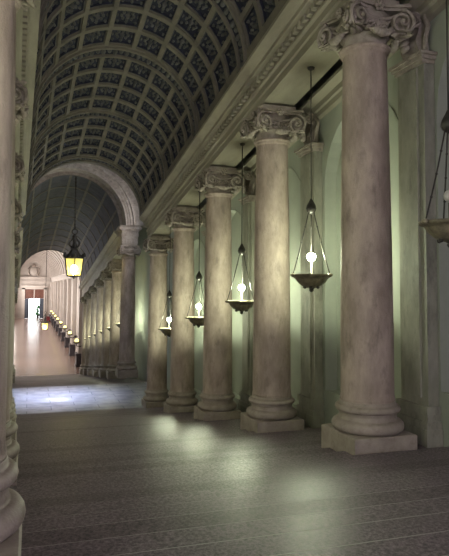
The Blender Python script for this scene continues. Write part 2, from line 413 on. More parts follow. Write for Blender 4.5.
def ring_patch(mb, V, r0, d0, r1, d1, mi):
    """frame between two rectangles (t0,t1,y0,y1)"""
    A = [(r0[0], r0[2]), (r0[1], r0[2]), (r0[1], r0[3]), (r0[0], r0[3])]
    B = [(r1[0], r1[2]), (r1[1], r1[2]), (r1[1], r1[3]), (r1[0], r1[3])]
    vs = []; fs = []; m = 2
    for k in range(4):
        a0, a1 = A[k], A[(k+1) % 4]; b0, b1 = B[k], B[(k+1) % 4]
        o = len(vs)
        for i in range(m+1):
            u = i/m
            vs.append(V.P(a0[0]+(a1[0]-a0[0])*u, a0[1]+(a1[1]-a0[1])*u, d0)); vs.append(V.P(b0[0]+(b1[0]-b0[0])*u, b0[1]+(b1[1]-b0[1])*u, d1))
        for i in range(m): fs.append((o+2*i, o+2*i+1, o+2*i+3, o+2*i+2))
    mb.add(vs, fs, mi, False)
def bump(mb, V, t, y, rt, ry, d0, h, mi, n=6):
    vs = [V.P(t+rt*cos(2*pi*i/n), y+ry*sin(2*pi*i/n), d0) for i in range(n)]
    vs += [V.P(t+.6*rt*cos(2*pi*i/n), y+.6*ry*sin(2*pi*i/n), d0-h*.75) for i in range(n)]
    vs.append(V.P(t, y, d0-h))
    fs = [(i, (i+1) % n, n+(i+1) % n, n+i) for i in range(n)] + [(n+i, n+(i+1) % n, 2*n) for i in range(n)]
    mb.add(vs, fs, mi, True)
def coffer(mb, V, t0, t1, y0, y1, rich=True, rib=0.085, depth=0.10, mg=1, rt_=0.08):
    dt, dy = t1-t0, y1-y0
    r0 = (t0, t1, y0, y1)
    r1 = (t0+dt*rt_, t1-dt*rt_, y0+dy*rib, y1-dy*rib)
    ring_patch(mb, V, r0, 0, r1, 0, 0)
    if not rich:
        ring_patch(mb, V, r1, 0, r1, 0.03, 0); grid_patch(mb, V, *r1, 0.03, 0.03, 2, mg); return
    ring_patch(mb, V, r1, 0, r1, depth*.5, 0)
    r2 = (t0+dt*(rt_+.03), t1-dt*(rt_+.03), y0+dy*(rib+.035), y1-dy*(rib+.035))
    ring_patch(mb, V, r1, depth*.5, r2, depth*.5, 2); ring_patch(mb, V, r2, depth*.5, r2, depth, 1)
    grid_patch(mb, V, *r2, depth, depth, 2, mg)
    tc, yc = (t0+t1)/2, (y0+y1)/2
    bump(mb, V, tc, yc, dt*.085, dy*.085, depth, .09, 2, 6)
    for k in range(8):
        a = 2*pi*k/8
        bump(mb, V, tc+dt*.20*cos(a), yc+dy*.20*sin(a), dt*.062, dy*.062, depth, .06, 2, 5)
    for sx in (-1, 1):
        for sy in (-1, 1):
            bump(mb, V, tc+sx*dt*.30, yc+sy*dy*.29, dt*.06, dy*.05, depth, .06, 2, 5)
        bump(mb, V, tc+sx*dt*.33, yc, dt*.035, dy*.06, depth, .05, 2, 5)
        bump(mb, V, tc, yc+sx*dy*.33, dt*.06, dy*.035, depth, .05, 2, 5)
def band(mb, V, y0, y1, nseg=36):
    e = 0.05
    grid_patch(mb, V, 0, 1, y0, y0, 0, -e, nseg, 0); grid_patch(mb, V, 0, 1, y1, y1, -e, 0, nseg, 0)
    w = (y1-y0)
    grid_patch(mb, V, 0, 1, y0, y0+w*.15, -e, -e, nseg, 0); grid_patch(mb, V, 0, 1, y1-w*.15, y1, -e, -e, nseg, 0)
    grid_patch(mb, V, 0, 1, y0+w*.15, y0+w*.15, -e, 0.01, nseg, 0); grid_patch(mb, V, 0, 1, y1-w*.15, y1-w*.15, 0.01, -e, nseg, 0)
    grid_patch(mb, V, 0, 1, y0+w*.15, y1-w*.15, 0.01, 0.01, nseg, 1)
    n = 44
    for i in range(n):
        t = (i+.5)/n
        bump(mb, V, t, (y0+y1)/2+(0.03 if i % 2 else -0.03), .0100, w*.27, 0.01, .06, 2, 6)
CORN = 0.60
V1 = Vault(lambda y: XLf(y)+CORN-.02, lambda y: XR(y)-CORN+.02, lambda y: 5.57-SL*y, 1.81)
mb = MB(); BW = 0.42; NT = 9; T0 = 0.028
centers = [-3.1, 0.25] + YC
for i in range(len(centers)-1):
    a, b = centers[i]+BW/2, centers[i+1]-BW/2
    for k in range(4):
        ya, yb = a+(b-a)*k/4, a+(b-a)*(k+1)/4
        grid_patch(mb, V1, 0, T0, ya, yb, 0, 0, 1, 0); grid_patch(mb, V1, 1-T0, 1, ya, yb, 0, 0, 1, 0)
        for j in range(NT):
            coffer(mb, V1, T0+(1-2*T0)*j/NT, T0+(1-2*T0)*(j+1)/NT, ya, yb)
for c in centers: band(mb, V1, c-BW/2, c+BW/2)
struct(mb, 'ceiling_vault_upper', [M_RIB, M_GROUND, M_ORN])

ARX, ARZ, ARR = 1.58, 2.62, 2.40         # landing arch: centre, springing, radius
def xl2(y): return XLf(y)+CORN
def zk2(y): return 2.50 - 0.128*(y-YARCH)
V2 = Vault(lambda y: xl2(y)-.25, lambda y: XR(y)-.35, zk2, lambda y: 2.42+.42*(y-YARCH)/(LOWEND-YARCH))
mb = MB(); nb = 10; y0, y1 = YARCH+.3, LOWEND
for i in range(nb):
    ya, yb = y0+(y1-y0)*i/nb, y0+(y1-y0)*(i+1)/nb
    for j in range(8): coffer(mb, V2, j/8, (j+1)/8, ya, yb, rich=False, rib=0.035, rt_=0.06)
struct(mb, 'ceiling_vault_lower', [M_RIB, M_LOWG])

# corridor barrel vault with transverse ribs
V3 = Vault(lambda y: -3.0, lambda y: 4.1, lambda y: 1.25, 3.55)
mb = MB()
for i in range(20):
    ya = LOWEND+i*(136-LOWEND)/20; yb = ya+(136-LOWEND)/20
    grid_patch(mb, V3, 0, 1, ya, yb, 0, 0, 28, 0)
    grid_patch(mb, V3, 0, 1, ya, ya+.7, -.14, -.14, 28, 0); grid_patch(mb, V3, 0, 1, ya, ya, 0, -.14, 28, 0); grid_patch(mb, V3, 0, 1, ya+.7, ya+.7, -.14, 0, 28, 0)
struct(mb, 'ceiling_corridor', M_PALE)

# ------------------------------------------------------------------ cross walls with arched openings
def cross_wall(mb, ya, yb, xc, r, zs, rise, x0, x1, zb, zt, n=40, vertical=True, rl=None, mi=0):
    """slab from ya to yb, rectangle x0..x1, zb..zt, opening: jambs to zs then half ellipse"""
    pts = [(xc-r, zb), (xc-r, zs)] + [(xc-r*cos(pi*i/n), zs+rise*sin(pi*i/n)) for i in range(1, n)] + [(xc+r, zs), (xc+r, zb)]
    for y in (ya, yb):
        mb.quad((x0, y, zb), (xc-r, y, zb), (xc-r, y, zt), (x0, y, zt), mi); mb.quad((xc+r, y, zb), (x1, y, zb), (x1, y, zt), (xc+r, y, zt), mi)
        for i in range(1, len(pts)-2):
            a, b = pts[i], pts[i+1]
            mb.quad((a[0], y, a[1]), (b[0], y, b[1]), (b[0], y, zt), (a[0], y, zt), mi)
    for i in range(len(pts)-1):
        a, b = pts[i], pts[i+1]
        mb.quad((a[0], ya, a[1]), (b[0], ya, b[1]), (b[0], yb, b[1]), (a[0], yb, a[1]), mi)
def archivolt(mb, y, xc, zs, r, prof, n=48, mi=0, rise=None):
    """half ring moulding: prof is a list of (radial offset, forward offset)"""
    m = len(prof); vs = []; fs = []
    for i in range(n+1):
        a = pi*i/n
        for dr, dy in prof: vs.append((xc-(r+dr)*cos(a), y-dy, zs+(r+dr)*sin(a)))
    for i in range(n):
        for k in range(m-1): fs.append((i*m+k, i*m+k+1, (i+1)*m+k+1, (i+1)*m+k))
    mb.add(vs, fs, mi, False)
# end wall of the upper vault above the landing, closed down to the cornices
mb = MB()
Ye = 20.8; a1 = (V1.xr(Ye)-V1.xl(Ye))/2; c1 = (V1.xr(Ye)+V1.xl(Ye))/2
zk = V1.zk(Ye)
n = 36
pts = [(c1-a1*cos(pi*i/n), zk+V1.rise*sin(pi*i/n)) for i in range(n+1)]
for y in (Ye, Ye+.25):
    for i in range(n):
        a, b = pts[i], pts[i+1]
        mb.quad((a[0], y, a[1]), (b[0], y, b[1]), (b[0], y, 6.6), (a[0], y, 6.6))
    mb.quad((WL(Ye)-.3, y, zk), (pts[0][0], y, zk), (pts[0][0], y, 6.6), (WL(Ye)-.3, y, 6.6)); mb.quad((pts[-1][0], y, zk), (WR+.3, y, zk), (WR+.3, y, 6.6), (pts[-1][0], y, 6.6))
for i in range(n):
    a, b = pts[i], pts[i+1]
    mb.quad((a[0], Ye-.2, a[1]), (b[0], Ye-.2, b[1]), (b[0], Ye+.25, b[1]), (a[0], Ye+.25, a[1]))
struct(mb, 'wall_vault_end', M_RIB)
# the landing arch
mb = MB()
prof = [(0.0, -0.9), (0.0, 0.0), (0.0, 0.06), (0.10, 0.06), (0.10, 0.10), (0.20, 0.10), (0.20, 0.15), (0.29, 0.15), (0.33, 0.22), (0.38, 0.22), (0.38, 0.0)]
archivolt(mb, 26.6, ARX, ARZ, ARR, prof)
pts = [(ARX-ARR*cos(pi*i/40), ARZ+ARR*sin(pi*i/40)) for i in range(41)]
for y in (26.6, 27.5):
    for i in range(40):
        a, b = pts[i], pts[i+1]
        mb.quad((a[0], y, a[1]), (b[0], y, b[1]), (b[0], y, 6.6), (a[0], y, 6.6))
    mb.quad((WL(27)-.3, y, ARZ), (pts[0][0], y, ARZ), (pts[0][0], y, 6.6), (WL(27)-.3, y, 6.6)); mb.quad((pts[-1][0], y, ARZ), (WR+.3, y, ARZ), (WR+.3, y, 6.6), (pts[-1][0], y, 6.6))
mb.quad((WL(27)-.3, 26.6, ARZ), (pts[0][0], 26.6, ARZ), (pts[0][0], 27.5, ARZ), (WL(27)-.3, 27.5, ARZ)); mb.quad((pts[-1][0], 26.6, ARZ), (WR+.3, 26.6, ARZ), (WR+.3, 27.5, ARZ), (pts[-1][0], 27.5, ARZ))
vp = [V2.P(i/40, 27.5) for i in range(41)]
for i in range(40):
    a, b = pts[i], pts[i+1]; c, d = vp[i], vp[i+1]
    mb.quad((a[0], 27.5, a[1]), (b[0], 27.5, b[1]), d, c)
struct(mb, 'wall_landing_arch', M_CAP)
mb = MB(); mb.box(-7, 9, -4.1, 143, 9.0, 9.3); mb.box(-7.3, -7, -4.1, 143, -9, 9.3); mb.box(9, 9.3, -4.1, 143, -9, 9.3); mb.box(-7, 9, 143, 143.3, -9, 9.3); mb.box(-7, 9, -4.1, 143, -9.3, -9)
struct(mb, 'light_block_shell', M_GROUND)  # unseen box added around everything to keep world light from leaking in
mb = MB()
mb.box(-7, -0.45, -4.1, -4.0, -9, 9); mb.box(3.7, 9, -4.1, -4.0, -9, 9); mb.box(-.45, 3.7, -4.1, -4.0, -9, -0.4); mb.box(-.45, 3.7, -4.1, -4.0, 3.0, 9)
struct(mb, 'wall_back_baffle', M_PALE)  # unseen wall added behind the camera; its opening shapes the incoming light
# landing ceiling with a roof light
mb = MB()
lx0, lx1, ly0, ly1 = -0.8, 2.6, 22.0, 24.8
X0, X1 = WL(24)-.4, WR+.3
mb.box(X0, lx0, 20.8, 27.5, 6.4, 6.7); mb.box(lx1, X1, 20.8, 27.5, 6.4, 6.7); mb.box(lx0, lx1, 20.8, ly0, 6.4, 6.7); mb.box(lx0, lx1, ly1, 27.5, 6.4, 6.7)
struct(mb, 'ceiling_landing', M_PALE)
mb = MB(); mb.box(lx0-.02, lx1+.02, ly0-.02, ly1+.02, 6.5, 6.53, 0)
for k in range(1, 4): mb.box(lx0+(lx1-lx0)*k/4-.04, lx0+(lx1-lx0)*k/4+.04, ly0, ly1, 6.44, 6.5, 1)
struct(mb, 'window_1', [M_SKY, M_BRONZE])
# lower entablatures, impost blocks on the arch columns
LSEC = [(p, z*0.86/0.8) for p, z in SEC]
for s, line, nm in ((1, XR, 'trim_entablature_lower_right'), (-1, XLf, 'trim_entablature_lower_left')):
    mb = MB(); sweep(mb, line, s, YARCH+.42, LOWEND-.1, lambda y: zk2(y)-.82, LSEC); struct(mb, nm, M_ENT)
def impost(mb, xc, yc, z0, z1):
    h = z1-z0
    for (e, a, b) in ((0.36, 0, .42), (0.40, .42, .52), (0.37, .52, .72), (0.44, .72, .80), (0.50, .80, .92), (0.46, .92, 1.0)):
        mb.box(xc-e, xc+e, yc-e, yc+e, z0+a*h, z0+b*h)
ZCOLA = ZL-0.14                           # floor under the arch columns
HC = 5.82
for s, xc, nm in ((1, XR(YARCH), 'trim_impost_right'), (-1, XLf(YARCH), 'trim_impost_left')):
    mb = MB(); impost(mb, xc, YARCH-.05, ZCOLA+5.82+.28, ARZ); struct(mb, nm, M_CAP)
# end of the lower flight: wall joining the low vault to the taller corridor
mb = MB()
Ye = LOWEND; a2 = (V2.xr(Ye)-V2.xl(Ye))/2; c2 = (V2.xr(Ye)+V2.xl(Ye))/2; zk = V2.zk(Ye)
pts = [(c2-a2*cos(pi*i/30), zk+V2.rise*sin(pi*i/30)) for i in range(31)]
for i in range(30):
    a, b = pts[i], pts[i+1]
    mb.quad((a[0], Ye, a[1]), (b[0], Ye, b[1]), (b[0], Ye, 5.2), (a[0], Ye, 5.2)); mb.quad((a[0], Ye-.3, a[1]), (b[0], Ye-.3, b[1]), (b[0], Ye, b[1]), (a[0], Ye, a[1]))
mb.quad((-3.3, Ye, zk), (pts[0][0], Ye, zk), (pts[0][0], Ye, 5.2), (-3.3, Ye, 5.2)); mb.quad((pts[-1][0], Ye, zk), (5.4, Ye, zk), (5.4, Ye, 5.2), (pts[-1][0], Ye, 5.2))
struct(mb, 'wall_corridor_front', M_PALE)

# ------------------------------------------------------------------ corridor shell
mb = MB()
mb.box(4.45, 4.75, LOWEND, 136.3, -7.6, 1.6)
struct(mb, 'wall_corridor_right', M_PALE)
mb = MB()
Y = LOWEND
for y in CWY:
    mb.box(-3.4, -3.0, Y, y-1.9, -7.6, 1.6); mb.box(-3.4, -3.0, y-1.9, y+1.9, -7.6, -4.2); mb.box(-3.4, -3.0, y-1.9, y+1.9, 1.0, 1.6)
    Y = y+1.9
mb.box(-3.4, -3.0, Y, 136.3, -7.6, 1.6)
struct(mb, 'wall_corridor_left', M_PALE)
for i, y in enumerate(CWY):
    mb = MB(); mb.box(-3.30, -3.25, y-1.9, y+1.9, -4.2, 1.0, 0)
    for k in range(1, 3): mb.box(-3.25, -3.2, y-1.9+3.8*k/3-.05, y-1.9+3.8*k/3+.05, -4.2, 1.0, 1)
    struct(mb, 'window_%d' % (i+2), [M_SKY, M_PALE])  # the last window is added to brighten the end wall
CS = [(-.4, 0), (.12, 0), (.12, .18), (.22, .24), (.22, .42), (.40, .55), (.40, .68), (-.4, .68)]
mb = MB(); sweep(mb, lambda y: 4.45, 1, LOWEND, 136, lambda y: 0.9, CS); struct(mb, 'trim_corridor_right', M_PALE)
mb = MB(); sweep(mb, lambda y: -3.0, -1, LOWEND, 136, lambda y: 0.9, CS); struct(mb, 'trim_corridor_left', M_PALE)
ZE = zcor(136)
DX0, DX1, DZ = -1.10, 3.0, -1.2
mb = MB()
mb.box(-3.4, DX0, 136, 136.5, ZE-.3, 6.0); mb.box(DX1, 4.8, 136, 136.5, ZE-.3, 6.0); mb.box(DX0, DX1, 136, 136.5, DZ, 6.0)
struct(mb, 'wall_end', M_PALE)
mb = MB()
mb.box(-3.0, 4.1, 135.6, 136, 1.0, 1.25); mb.box(-3.0, 4.1, 135.4, 136, 1.25, 1.5)
mb.box(-3.0, 4.1, 135.85, 136, .55, .72)
prof = [(-.5, 0.0), (-.5, .25), (-.2, .25), (-.2, .4), (0, .4)]
archivolt(mb, 136, .55, 1.45, 3.5, prof, 40)
struct(mb, 'trim_end_cornice', M_PALE)
# door at the far end
dr = bpy.data.objects.new('door_1', None); COL.objects.link(dr); dr.location = (0.95, 136, ZE); dr['kind'] = 'structure'
H = DZ-ZE; W = (DX1-DX0)/2; xo = (DX0+DX1)/2-0.95
mb = MB()
for s in (-1, 1):
    mb.box(xo+s*(W+.2)-.32, xo+s*(W+.2)+.32, -.35, 0.0, 0, H+.3)
mb.box(xo-W-.55, xo+W+.55, -.35, 0, H, H+.5); mb.box(xo-W-.8, xo+W+.8, -.6, 0, H+.5, H+.8)
mb.build('door_casing', M_PALE, dr)
mb = MB(); mb.box(xo-W, xo+W, 0.05, .2, H-2.0, H)
for k in range(5):
    x = xo-W+2*W*(k+.5)/5; mb.box(x-.3, x+.3, -.02, .05, H-1.75, H-.25)
mb.build('transom_panel', M_WOOD, dr)
mb = MB(); mb.box(xo-.14, xo+.06, -.06, .05, H-1.9, H-.05); mb.build('pale_mullion', M_PALE, dr)
for s in (-1, 1):
    mb = MB(); xa = xo+s*W; xb = xo+s*(W-.95)
    mb.box(min(xa, xb), max(xa, xb), -.25, -.1, 0.02, H-2.0)
    for k in range(4):
        z = .3+k*.95; mb.box(min(xa, xb)+.18, max(xa, xb)-.18, -.30, -.25, z, z+.75)
    mb.build('door_leaf', M_BLUE, dr)
mb = MB(); mb.box(-4, 8, 140, 140.2, -9, 2); struct(mb, 'sky_beyond_door', M_DAY)
mb = MB(); mb.quad((-4, 136, ZE-.01), (8, 136, ZE-.01), (8, 141, ZE-.01), (-4, 141, ZE-.01)); struct(mb, 'ground_outside', M_PALE)
sh = MB()
for k in range(26):
    a = random.uniform(0, 2*pi); r = random.uniform(0, .34); z = random.uniform(.7, 2.6)
    sh.ball((r*cos(a), r*sin(a), z), random.uniform(.14, .26), 6, 4, 0)
t = thing('potted_shrub', 'green shrub standing outside in the bright far doorway', 'shrub', (1.75, 137.6, ZE-.01))
sh.build('foliage', M_LEAF, t)
mb = MB(); mb.lathe([(.0, 0), (.24, 0), (.34, .6), (.36, .66), (.30, .66), (.28, .6), (0, .6)], 16); mb.tube([(0, 0, .55), (0.02, 0, 1.2)], .05); mb.build('pot', M_DARK, t)

# ------------------------------------------------------------------ columns
def lathe_col(prof, n=48):
    mb = MB(); mb.lathe(prof, n, capb=True, capt=True); return mb
def arcprof(rc, zc, r, a0, a1, n=8):
    return [(rc+r*cos(radians(a0+(a1-a0)*i/n)), zc+r*sin(radians(a0+(a1-a0)*i/n))) for i in range(n+1)]
Z_SH0, Z_SH1 = 0.60, 5.235
def mk_plinth():
    mb = MB(); e = 0.44; c = .012
    mb.box(-e, e, -e, e, -.10, .22-c); 
    vs = [(-e,-e,.22-c),(e,-e,.22-c),(e,e,.22-c),(-e,e,.22-c),(-e+c,-e+c,.22),(e-c,-e+c,.22),(e-c,e-c,.22),(-e+c,e-c,.22)]
    mb.add(vs, [(4,5,6,7),(0,1,5,4),(1,2,6,5),(2,3,7,6),(3,0,4,7)])
    return mb
def mk_base():
    p = [(.36, .22)] + arcprof(.385, .295, .075, -90, 90) + [(.37, .37), (.37, .39)] + arcprof(.40, .425, .035, 200, 160, 4) + [(.375, .455), (.375, .465)] + arcprof(.372, .51, .045, -90, 90, 6) + [(.36, .555), (.36, .585), (.35, .60)]
    mb = MB(); mb.lathe(p, 48); return mb
def rsh(u):
    return 0.342 - 0.052*u**1.7
def mk_shaft():
    p = [(.352, .60), (.352, .615)] + [(rsh(0)+.01*(1-k/3), .615+.02*k) for k in range(4)]
    p += [(rsh(u/14), .68+(5.12-.68)*u/14) for u in range(1, 15)]
    p += [(.29, 5.14), (.315, 5.145), (.315, 5.175)] + arcprof(.315, 5.205, .028, -90, 90, 5) + [(.30, 5.235)]
    return lathe_col(p)
def spiral_pts(cx, cz, r0, turns, n, sgn, y):
    out = []
    for i in range(n+1):
        u = i/n; a = pi/2 - sgn*2*pi*turns*u; r = r0*(1-u)**0.8+0.015
        out.append((cx+r*cos(a), y-0.06*u, cz+r*sin(a)))
    return out
def mk_capital():
    mb = MB(); z0 = 5.235
    mb.lathe([(.29, 0), (.292, .10), (.30, .13), (.325, .14), (.325, .165), (.30, .175), (.31, .20), (.37, .27), (.40, .33), (.40, .36), (.36, .44), (.36, .50)], 32, mat=Matrix.Translation((0, 0, z0)), capt=True)
    for k in range(16):
        a = 2*pi*k/16
        mb.ball((.365*cos(a), .365*sin(a), z0+.275), .05, 6, 4, 0, (1, 1, 1.25))
    for q in range(4):
        R = Matrix.Translation((0, 0, z0)) @ Matrix.Rotation(q*pi/2, 4, 'Z')
        # front at local -y: two scrolls whose outer ends turn out to the corners
        for s in (-1, 1):
            T = R @ Matrix.Translation((s*.345, -.455, .29)) @ Matrix.Rotation(s*radians(-14), 4, 'Z')
            sp = [(p[0], p[1], p[2]) for p in spiral_pts(0, 0, .175, 1.75, 40, s, 0)]
            mb.tube(sp, [.031*(1-.35*i/40) for i in range(41)], 6, mat=T)
            mb.lathe([(0, .035), (.145, .035), (.145, .075), (0, .075)], 16, mat=T @ Matrix.Rotation(radians(-90), 4, 'X'), smooth=False)
            mb.ball((0, -.065, 0), .036, 8, 5, mat=T)
        # channel running across between the scrolls
        for zz, dp, yy, rr in ((.455, .12, -.40, .026), (.40, .13, -.385, .018)):
            ch = [(x*.38, yy-.03*(1-x*x)*0+.02*(1-x*x), zz-dp*(1-x*x)) for x in [i/8-1 for i in range(17)]]
            mb.tube(ch, rr, 6, mat=R)
        # garland hung from scroll to scroll
        for i in range(15):
            x = (i/14-.5)*2
            mb.ball((x*.31, -.43+.06*x*x, .085+.24*x*x), .036+.020*(1-abs(x))+.008*(i % 2), 7, 5, mat=R)
        for i in range(7):
            x = (i/6-.5)*2; mb.ball((x*.15, -.385, .215+.05*x*x), .028, 6, 4, mat=R)
        # small leaf under each corner
        for s in (-1, 1):
            mb.tube([(s*.25, -.30, .12), (s*.32, -.36, .16), (s*.36, -.42, .12)], [.05, .04, .012], 6, mat=R)
        # flower on the abacus
        for k in range(6):
            a = 2*pi*k/6; mb.ball((.055*cos(a), -.425, .515+.055*sin(a)), .034, 6, 4, mat=R)
        mb.ball((0, -.45, .515), .034, 6, 4, mat=R)
    # concave abacus in two steps
    def abacus(e, dip, za, zb):
        o = []
        for q in range(4):
            a = q*pi/2
            for i in range(9):
                x = (i/8-.5)*2
                px, py = x*(e-.035), -(e-dip*(1-x*x))
                o.append((px*cos(a)-py*sin(a), px*sin(a)+py*cos(a)))
        n = len(o)
        vs = [(x, y, za) for x, y in o]+[(x, y, zb) for x, y in o]
        fs = [(i, (i+1) % n, n+(i+1) % n, n+i) for i in range(n)]+[tuple(range(n-1, -1, -1)), tuple(range(n, 2*n))]
        mb.add(vs, fs, mat=Matrix.Translation((0, 0, z0)))
    abacus(.46, .12, .485, .52); abacus(.50, .13, .525, .565)
    mb.v = [(x*.90, y*.90, z0+(z-z0)*.90) if z > z0+.14 else (x, y, z) for x, y, z in mb.v]
    mb.box(-.33, .33, -.33, .33, z0+.50, z0+.585)
    return mb
colp = thing('column', 'x', 'column', (0, 0, 0))
mk_plinth().build('plinth', M_BASE, colp); mk_base().build('column_base', M_BASE, colp)
mk_shaft().build('shaft', M_COL, colp); mk_capital().build('capital', M_CAP, colp)
ORD = ['first', 'second', 'third', 'fourth', 'fifth', 'sixth', 'seventh']
RLAB = [None, 'tallest and frontmost marble column of the right hand row, with mottled shaft',
        'second marble column of the right row, between the two largest lit lamps',
        'third marble column of the right row, counted from the front one',
        'fourth marble column of the right row, counted from the front one',
        'fifth marble column of the right row, last one before the blue lit landing']
LLAB = ['pinkish marble column filling the left edge, cut by the picture border',
        'second marble column of the left row, only its stepped base edge and capital showing',
        'third column of the left row, mostly hidden, its carved capital just showing',
        'fourth column of the left row, mostly hidden behind the columns before it',
        'fifth column of the left row, mostly hidden behind the columns before it',
        'sixth column of the left row, mostly hidden, last before the landing']
first = True
for i, y in enumerate(YC):
    for side in (1, -1):
        if side == 1 and i == 0: continue
        x = XR(y) if side == 1 else XLf(y)
        lab = RLAB[i] if side == 1 else LLAB[i]
        grp = 'marble columns of the right row' if side == 1 else 'marble columns of the left row'
        loc = (x, y, zup(y))
        if first: colp.location = loc; colp['label'] = lab; colp['group'] = grp; first = False
        else: dup(colp, loc, lab, grp)
for side in (1, -1):
    x = XR(YARCH) if side == 1 else XLf(YARCH)
    dup(colp, (x, YARCH-.05, ZCOLA+.28), 'marble column under the %s foot of the big landing arch' % ('right' if side == 1 else 'left'), 'columns carrying the landing arch')
HL = 5.82
for i, y in enumerate(YLOW):
    for side in (1, -1):
        x = XR(y) if side == 1 else XLf(y)
        loc = (x, y, zk2(y)-.82-5.82)
        lab = '%s small distant column beyond the arch, on the %s of the lower stairs' % (ORD[i], 'right' if side == 1 else 'left')
        dup(colp, loc, lab, 'columns of the lower stairs')

# ------------------------------------------------------------------ aisle pilasters with console tops
def mk_pilaster():
    t = thing('pilaster', 'x', 'pilaster', (0, 0, 0), 'pilasters on the aisle wall')
    mb = MB(); mb.box(-.24, 0, -.37, .37, -.08, .24); mb.box(-.22, 0, -.35, .35, .24, .33); mb.box(-.19, 0, -.32, .32, .33, .42); mb.box(-.215, 0, -.34, .34, .42, .52); mb.build('pilaster_base', M_PIL, t)
    mb = MB(); mb.box(-.16, 0, -.30, .30, .52, 5.12); mb.box(-.19, -.16, -.17, .17, .62, 5.02); mb.build('shaft', M_PIL, t)
    mb = MB(); mb.box(-.23, 0, -.35, .35, 5.10, 5.15); mb.box(-.26, 0, -.38, .38, 5.15, 5.19); mb.box(-.20, 0, -.32, .32, 5.05, 5.10); mb.box(-.17, 0, -.27, .27, 5.19, 5.22); mb.build('ledge', M_CAP, t)
    mb = MB()
    n = 16; pr = []
    for i in range(n+1):
        u = i/n; pr.append((-.10-.16*u**1.5-.06*sin(pi*u*2), 5.22+.58*u))
    vs = [(p[0], -.17, p[1]) for p in pr]+[(0, -.17, 5.80), (0, -.17, 5.22)]
    m = len(vs); vs += [(v[0], .17, v[2]) for v in vs]
    fs = [(i, (i+1) % m, m+(i+1) % m, m+i) for i in range(m)]+[tuple(range(m-1, -1, -1)), tuple(range(m, 2*m))]
    mb.add(vs, fs)
    for yy in (-.17, .17):
        sp = [(-.20+.09*(1-i/24)*cos(-i/24*4*pi), yy, 5.68+.09*(1-i/24)*sin(-i/24*4*pi)) for i in range(25)]
        mb.tube(sp, .022, 5)
    for k in range(5): mb.ball((-.24-.015*k, 0, 5.34+.07*k), .06, 8, 5, 0, (1, 1.5, 1))
    for s in (-1, 1): mb.tube([(-.06, s*.20, 5.24), (-.10, s*.25, 5.40), (-.06, s*.27, 5.58), (-.10, s*.22, 5.74)], [.05, .04, .035, .045], 6)
    mb.build('console', M_CAP, t)
    return t
p0 = mk_pilaster()
PL = ['flat pilaster on the right aisle wall at the picture edge', 'flat mottled pilaster on the wall behind the frontmost right column',
      'flat pilaster with scrolled console on the wall behind the second right column', 'flat pilaster on the wall behind the third right column',
      'flat pilaster on the wall behind the fourth right column', 'flat pilaster on the wall behind the fifth right column']
for i, y in enumerate(YC):
    if i == 0: continue
    loc = (WR-.013, y, zup(y))
    if i == 1: p0.location = loc; p0['label'] = PL[i]
    else: dup(p0, loc, PL[i])

# ------------------------------------------------------------------ hanging lamps
def mk_lamp(bulb_mat):
    t = thing('hanging_lamp', 'x', 'hanging lamp', (0, 0, 0), 'hanging lamps between the columns')
    R = .325
    # origin at the finial tip; rim at 0.27
    mb = MB()
    mb.lathe([(0.02, .06), (.09, .075), (.16, .11), (.22, .165), (.245, .20), (.255, .225), (.29, .235), (.315, .25), (R, .265), (R, .285), (.30, .285), (.27, .26), (.24, .25), (.15, .14), (.0, .10)], 36,
             scallop=lambda a, k: 1+.035*cos(12*a) if 2 <= k <= 5 else 1)
    for k in range(3):
        a = 2*pi*k/3+1.12; mb.ball((R*cos(a), R*sin(a), .27), .05, 8, 5, 0, (1, 1, .6))
    dish = mb.build('dish', M_DISH, t)
    mb = MB(); mb.lathe([(0, 0), (.025, .01), (.04, .035), (.03, .055), (.05, .065), (.075, .085), (.06, .1), (0, .1)], 14)
    for k in range(6):
        a = 2*pi*k/6; mb.ball((.12*cos(a), .12*sin(a), .085), .03, 6, 4)
    mb.build('finial', M_BRONZE, dish)
    mb = MB(); mb.lathe([(0, .11), (.06, .12), (.06, .20), (.03, .22), (.016, .23), (.016, .48), (0, .48)], 12); mb.build('candle_sleeve', M_WAX, t)
    mb = MB()
    mb.ball((0, 0, .555), .066, 14, 9)
    mb.build('bulb', bulb_mat, t)
    zk = 1.33
    for k in range(3):
        a = 2*pi*k/3+1.12
        mb = MB(); p0 = Vector((R*cos(a), R*sin(a), .28)); p1 = Vector((.045*cos(a), .045*sin(a), zk-.05))
        pts = []
        for i in range(9):
            u = i/8; p = p0.lerp(p1, u); pts.append(p+Vector((cos(a), sin(a), 0))*(-.012*sin(pi*u)))
        mb.tube(pts, .0095, 5)
        for i in (2, 4, 6): mb.ball(tuple(pts[i]), .016, 6, 4)
        mb.build('chain', M_BRONZE, t)
    mb = MB(); mb.lathe([(0, zk-.10), (.03, zk-.09), (.065, zk-.06), (.085, zk-.01), (.075, zk+.04), (.05, zk+.085), (.03, zk+.12), (.016, zk+.15), (0, zk+.16)], 14, scallop=lambda a, k: 1+.06*cos(6*a))
    mb.build('pinecone_knob', M_BRONZE, t)
    mb = MB(); ztop = 5.82-(2.77-.555)
    mb.tube([(0, 0, zk+.12), (0, 0, ztop)], .010, 6); mb.lathe([(.012, ztop-.05), (.05, ztop-.03), (.06, ztop), (0, ztop)], 12)
    mb.build('rod', M_BRONZE, t)
    return t
lamp_on = mk_lamp(M_BULB); lamp_off = mk_lamp(M_OFF); lamp_dim = mk_lamp(M_DIM)
DZL = 2.77-.555
mids = [(YC[i]+YC[i+1])/2 for i in range(5)]
LL = ['unlit bowl lamp cut by the right picture border', 'largest lit hanging bowl lamp, between the first and second right columns',
      'lit hanging bowl lamp between the second and third right columns', 'lit hanging bowl lamp between the third and fourth right columns', 'smallest lit bowl lamp, between the fourth and fifth right columns']
